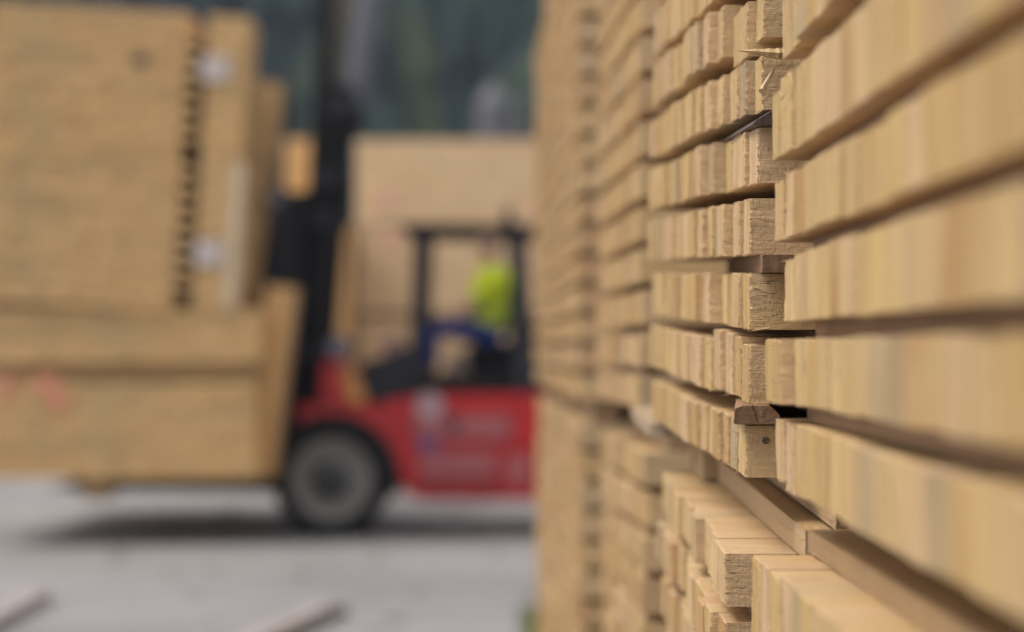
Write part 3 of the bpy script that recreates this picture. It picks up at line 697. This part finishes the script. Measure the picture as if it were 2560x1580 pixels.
# overhead guard
for Y in (.12, 1.62):
    brs('guard_post', [(1038, 965, 1052, 570, 36, Y, .08)], M_charc, bev=.01)
    brs('guard_post', [(1316, 985, 1292, 572, 48, Y, .09)], M_charc, bev=.01)
gr = pr('guard_roof', [(1003, 556), (1345, 560), (1345, 584), (1003, 580)], .06, .16, M_black, .006)
pr('guard_roof_beam', [(1003, 556), (1345, 560), (1345, 584), (1003, 580)], 1.58, 1.68, M_black, .006)
for k in range(7):
    x = 1008 + k * 54; pr('roof_slat', [(x, 560), (x + 12, 560), (x + 12, 578), (x, 578)], .16, 1.58, M_charc)
b = bmesh.new(); tube(b, (KX(1272), .4, KZ(560)), (KX(1272), .4, KZ(512)), .05, .04, 14); link('beacon', mesh('beacon', b, True), M_charc, fk)
# seat, steering
pr('seat', [(1158, 905), (1158, 866), (1280, 860), (1296, 700), (1316, 700), (1312, 985), (1190, 985)], .55, 1.15, M_seat, .03)
b = bmesh.new(); tube(b, (KX(1050), .85, KZ(890)), (KX(1085), .85, KZ(800)), .03); 
link('steering_column', mesh('steering_column', b), M_charc, fk)
b = bmesh.new(); bmesh.ops.create_circle
vsr = []
for i in range(24):
    a = 2*math.pi*i/24; c = Vector((math.cos(a)*.18, math.sin(a)*.18, 0)); ring = []
    for j in range(8):
        u = 2*math.pi*j/8; ring.append(b.verts.new(c * (1 + math.cos(u)*.018/.18) + Vector((0, 0, math.sin(u)*.018))))
    vsr.append(ring)
for i in range(24):
    for j in range(8): b.faces.new((vsr[i][j], vsr[(i+1) % 24][j], vsr[(i+1) % 24][(j+1) % 8], vsr[i][(j+1) % 8]))
bar(b, (-.17, 0, 0), (.17, 0, 0), .03, .02)
sw = link('steering_wheel', mesh('steering_wheel', b, True), M_black, fk); sw.location = (KX(1090), .85, KZ(798)); sw.rotation_euler = (0, R(-32), 0)
# cab floor and rear cowl
pr('cab_floor', [(1050, 938), (1320, 934), (1320, 990), (1050, 990)], .15, 1.6, M_black, .01)
pr('rear_cowl', [(1296, 985), (1300, 840), (1330, 800), (1420, 820), (1440, 985)], .15, 1.6, M_charc, .02)
b = bmesh.new(); lathe(b, [(0, -.02), (.09, -.01), (.09, .03)], 18); o = link('rear_lamp', mesh('rear_lamp', b), flat('dull_lens', (.20, .15, .17), .4), fk); o.location = (KX(1312), .13, KZ(915))
pr('lever_box', [(1108, 985), (1112, 905), (1140, 875), (1166, 885), (1160, 985)], .35, .5, flat('tan_lever_box', (.20, .14, .11), .6), .01)
# mast
for Y in (.35, 1.35):
    brs('outer_rail', [(724, 1290, 826, 215, 64, Y, .12)], M_black, bev=.005)
    brs('rear_rail', [(768, 1160, 838, 330, 34, Y, .10)], M_brown, bev=.005)
    brs('inner_rail', [(735, 1180, 809, -60, 36, Y + .1, .10)], M_black, bev=.004)
    brs('lift_cylinder', [(868, 262, 920, -90, 44, Y + .04, .15)], M_steel, bev=.03)
brs('lift_chain', [(796, 600, 848, -60, 46, .62, .04), (796, 600, 848, -60, 46, 1.12, .04)], flat('olive_chain', (.10, .095, .075), .6))
for (xa, ya) in ((850, 262), (806, 440), (800, 540), (772, 880)):
    b = bmesh.new(); bar(b, (KX(xa), .25, KZ(ya)), (KX(xa), 1.5, KZ(ya)), .26, .17, .01); link('mast_crossbar', mesh('mast_crossbar', b), M_charc, fk)
pr('mast_bracket', [(790, 190), (882, 210), (900, 300), (868, 345), (868, 560), (758, 560), (768, 350)], .30, .42, M_black, .01)
pr('carriage', [(702, 470), (745, 478), (740, 760), (715, 1230), (690, 1230), (690, 800), (636, 800), (652, 700), (668, 600)], .15, 1.6, M_charc, .01)
pr('load_backrest', [(690, 490), (760, 470), (745, 700), (735, 900), (718, 900), (722, 690)], .2, 1.5, M_black, .01)
for Y in (.45, 1.15): pr('fork', [(722, 1195), (722, 1240), (150, 1232), (100, 1222), (150, 1216)], Y, Y + .16, M_brown, .004)
b = bmesh.new(); tube(b, (KX(905), .7, KZ(985)), (KX(790), .7, KZ(880)), .05); tube(b, (KX(905), 1.1, KZ(985)), (KX(790), 1.1, KZ(880)), .05)
link('tilt_cylinder', mesh('tilt_cylinder', b, True), M_steel, fk)
for (xa, ya, Y, r) in ((687, 500, .02, .075), (846, 868, .0, .10)):
    b = bmesh.new(); lathe(b, [(0, -.05), (r, -.03), (r, .03), (r*.6, .09), (0, .1)], 20); h = link('work_light', mesh('work_light', b, True), M_charc, fk); h.location = (KX(xa), Y, KZ(ya))
    b = bmesh.new(); lathe(b, [(0, -.06), (r*.8, -.055), (r*.8, -.04)], 20); link('lens', mesh('lens', b), M_glass, h)
b = bmesh.new(); prism(b, [(KX(955), KZ(885)), (KX(960), KZ(845)), (KX(1000), KZ(840)), (KX(1010), KZ(885))], .2, .4, .01); link('mirror', mesh('mirror', b), flat('pinkish_plastic', (.35, .18, .17), .5), fk)

# ---------------------------------------------------------------- driver
YD = 20.85
def DX(px): return (px - VX) * YK / FPX
def skin_obj(name, chains, mat, parent=None, sub=2, loc=(0, 0, 0)):
    """chains: list of [(x,y,z,r),...]; first point of later chains may repeat an earlier point to branch there"""
    vs, es, rs = [], [], []; idx = {}
    for ch in chains:
        prev = None
        for (x, y, z, r) in ch:
            key = (round(x, 4), round(y, 4), round(z, 4))
            if key not in idx: idx[key] = len(vs); vs.append((x, y, z)); rs.append(r)
            if prev is not None and prev != idx[key]: es.append((prev, idx[key]))
            prev = idx[key]
    me = bpy.data.meshes.new(name); me.from_pydata(vs, es, [])
    o = bpy.data.objects.new(name, me); S.collection.objects.link(o)
    md = o.modifiers.new('s', 'SKIN'); md.use_smooth_shade = True
    for k, v in enumerate(me.skin_vertices[0].data):
        rr_ = rs[k]; v.radius = rr_ if isinstance(rr_, tuple) else (rr_, rr_); v.use_root = (k == 0)
    s2 = o.modifiers.new('u', 'SUBSURF'); s2.levels = sub; s2.render_levels = sub
    dg = bpy.context.evaluated_depsgraph_get(); me2 = bpy.data.meshes.new_from_object(o.evaluated_get(dg))
    bpy.data.objects.remove(o)
    for p in me2.polygons: p.use_smooth = True
    r = link(name, me2, mat, parent); 
    if not parent: r.location = loc
    return r
hx, hz = DX(1238) - DX(1238), 0
PX0, PZ0 = DX(1240), ZP(838, YK)      # hip
def dp(px, py): return (px - 1240) / 302.2, (838 - py) / 302.2
def P3(px, py, y, r): a, c = dp(px, py); return (a, y, c, r)
hip = P3(1240, 838, 0, .125)
chains = [[hip, P3(1236, 800, 0, .12), P3(1232, 750, 0, .13), P3(1230, 700, 0, .15), P3(1230, 672, 0, .11), P3(1228, 650, 0, .058), P3(1226, 636, 0, .055), P3(1222, 618, 0, .078), P3(1222, 598, 0, .105), P3(1225, 580, 0, .075)]]
for s in (-1, 1):
    chains.append([hip, P3(1225, 832, s*.10, .098), P3(1150, 822, s*.13, .082), P3(1078, 822, s*.14, .060), P3(1070, 860, s*.14, .056), P3(1070, 910, s*.14, .045), P3(1072, 948, s*.14, .038), P3(1064, 962, s*.14, .040), P3(1035, 966, s*.15, .032)])
    chains.append([P3(1230, 700, 0, .15), P3(1232, 680, s*.16, .070), P3(1226, 705, s*.22, .056), P3(1186, 752, s*.24, .046), P3(1178, 762, s*.24, .042), P3(1150, 778, s*.22, .037), P3(1122, 786, s*.17, .029), P3(1108, 786, s*.155, .034)])
    for fi, (dy, ln) in enumerate(((-.033, .055), (-.011, .062), (.011, .058), (.033, .046))):
        a = P3(1108, 786, s*.155, .034); x1 = a[0] - .035
        chains.append([a, (x1, a[1] + dy, a[2] + .008, .010), (x1 - ln*.5, a[1] + dy, a[2] + .004, .009), (x1 - ln*.75, a[1] + dy, a[2] - .022, .008)])
    a = P3(1108, 786, s*.155, .034); chains.append([a, (a[0] - .01, a[1] - s*.035, a[2] + .02, .011), (a[0] - .04, a[1] - s*.05, a[2] + .018, .009)])
body_p = skin_obj('person', chains, M_skin, loc=(PX0, YD, PZ0))
tag(body_p, 'driver in yellow-green hi-vis vest and blue trousers seated facing left', 'person')
def child(name, ch, mat, sub=2): return skin_obj(name, ch, mat, body_p, sub)
v = child('hi_vis_vest', [[P3(1238, 838, 0, .17), P3(1236, 815, 0, .205), P3(1234, 795, 0, (.21, .19)), P3(1230, 750, 0, (.215, .20)), P3(1228, 705, 0, (.225, .21)), P3(1230, 680, 0, .17), P3(1229, 662, 0, .10)],
     [P3(1228, 705, 0, (.225, .21)), P3(1232, 682, -.17, .105), P3(1224, 710, -.23, .09), P3(1176, 750, -.24, .08)],
     [P3(1228, 705, 0, (.225, .21)), P3(1232, 682, .17, .105), P3(1224, 710, .23, .09), P3(1176, 750, .24, .085)]], M_vest)
b = bmesh.new(); tube(b, (dp(1234, 775)[0], 0, dp(0, 780)[1]), (dp(1234, 775)[0], 0, dp(0, 764)[1]),   .218, .220, 28, False)
link('reflective_band', mesh('reflective_band', b, True), M_vest2, body_p)
child('trousers', [[P3(1240, 842, 0, .150), P3(1222, 835, -.10, .115), P3(1150, 823, -.13, .098), P3(1076, 822, -.14, .074), P3(1070, 865, -.14, .068), P3(1071, 930, -.14, .058)],
     [P3(1240, 842, 0, .150), P3(1222, 835, .10, .115), P3(1150, 823, .13, .098), P3(1076, 822, .14, .074), P3(1070, 865, .14, .068), P3(1071, 930, .14, .058)]], M_trou)
for s in (-1, 1):
    child('boot', [[P3(1072, 935, s*.14, .055), P3(1071, 955, s*.14, .055), P3(1052, 964, s*.145, .045), P3(1030, 966, s*.15, .036)]], M_shoe)
hd = child('hair', [[P3(1238, 610, 0, .055), P3(1233, 592, 0, .086), P3(1226, 575, 0, .080), P3(1212, 572, 0, .045)]], M_hair)
fx, fz = dp(1222, 600)
b = bmesh.new()
for s in (-1, 1): bmesh.ops.create_uvsphere(b, u_segments=10, v_segments=8, radius=.013, matrix=Matrix.Translation((fx - .083, s*.032, fz + .004)))
link('eyes', mesh('eyes', b, True), M_white, body_p)
b = bmesh.new(); tube(b, (fx - .088, 0, fz + .005), (fx - .112, 0, fz - .028), .008, .015, 8); link('nose', mesh('nose', b, True), M_skin, body_p)
b = bmesh.new(); bx(b, fx - .094, fx - .078, -.024, .024, fz - .056, fz - .047, None, .003); link('mouth', mesh('mouth', b), M_spray, body_p)
b = bmesh.new()
for s in (-1, 1): bmesh.ops.create_uvsphere(b, u_segments=10, v_segments=8, radius=.03, matrix=Matrix.Translation((fx + .005, s*.086, fz - .006)) @ Matrix.Diagonal((.6, .35, 1, 1)))
link('ears', mesh('ears', b, True), M_skin, body_p)

# ---------------------------------------------------------------- offcuts and grass in the yard
def offcut(p1, p2, Ya, Yb, w, h, label):
    z = 0; a = Vector((XP(p1, Ya), Ya, h/2 + .001)); c = Vector((XP(p2, Yb), Yb, h/2 + .001)); d = c - a
    b = bmesh.new(); bx(b, 0, d.length, -w/2, w/2, -h/2, h/2, None, .003)
    o = link('offcut', mesh('offcut', b), flat('weathered_and_shade_offcut', (.33, .28, .265) if 'thin' not in label else (.13, .10, .08), .8), loc=a, rot=(0, 0, math.atan2(d.y, d.x))); o.color = (.50, .43, .40, 1) if 'thin' not in label else (.22, .17, .12, 1)  # the dark colour paints the shaded side of the pale piece
    tag(o, label, 'offcut', 'timber offcuts lying on the yard ground')
offcut(600, 815, 12.4, 14.2, .13, .07, 'pale plank offcut lying on the ground left of the wall of timber')
offcut(700, 858, 12.8, 14.3, .06, .05, 'thin dark strip put in for the shaded side of the pale offcut')  # extra strip standing in for the pale offcut's shaded side
offcut(-120, 100, 12.6, 15.0, .14, .07, 'pale offcut lying at the bottom left edge of the yard')
rr = random.Random(15); bm = bmesh.new()
for k in range(110):
    y = rr.uniform(11, 30); x = rr.uniform(-4.5, 1.0) * y / 20; a = rr.uniform(0, 3.14); q = rr.uniform(.006, .03); l = rr.uniform(.02, .09)
    bx(bm, -l, l, -q, q, .001, .001 + q * .5, Matrix.Translation((x, y, 0)) @ Matrix.Rotation(a, 4, 'Z'))
tag(link('bark_litter', mesh('bark_litter', bm), flat('bark_brown', (.10, .08, .06), .9)), 'small bark chips and splinters scattered over the yard', 'bark', kind='stuff')
rr = random.Random(9); verts, faces = [], []
for k in range(700):
    x = rr.gauss(.19, .05); y = rr.uniform(12.75, 14.2); a = rr.uniform(0, 6.28); hh = rr.uniform(.04, .14); q = len(verts); lx, ly = rr.uniform(-.04, .04), rr.uniform(-.04, .04)
    verts += [(x - .003*math.cos(a), y - .003*math.sin(a), 0), (x + .003*math.cos(a), y + .003*math.sin(a), 0), (x + lx, y + ly, hh)]; faces.append((q, q+1, q+2))
me = bpy.data.meshes.new('grass'); me.from_pydata(verts, [], faces)
tag(link('grass', me, flat('grass_green', (.16, .19, .05), .8)), 'tuft of green grass at the foot of the timber wall', 'grass', kind='stuff')

# ---------------------------------------------------------------- air
bm = bmesh.new(); bx(bm, -560, 560, -20, 1020, -1, 330)
hz_ = link('haze', mesh('haze', bm), None); m = bpy.data.materials.new('haze'); m.use_nodes = True; t = m.node_tree
for n in list(t.nodes): t.nodes.remove(n)
pv = t.nodes.new('ShaderNodeVolumePrincipled'); out = t.nodes.new('ShaderNodeOutputMaterial'); t.links.new(pv.outputs[0], out.inputs['Volume'])
pv.inputs['Color'].default_value = (.66, .74, 1.0, 1); pv.inputs['Density'].default_value = .00042; pv.inputs['Anisotropy'].default_value = .2
hz_.data.materials.append(m); tag(hz_, kind='stuff', label='thin bluish haze in the air between yard and hillside', cat='haze')
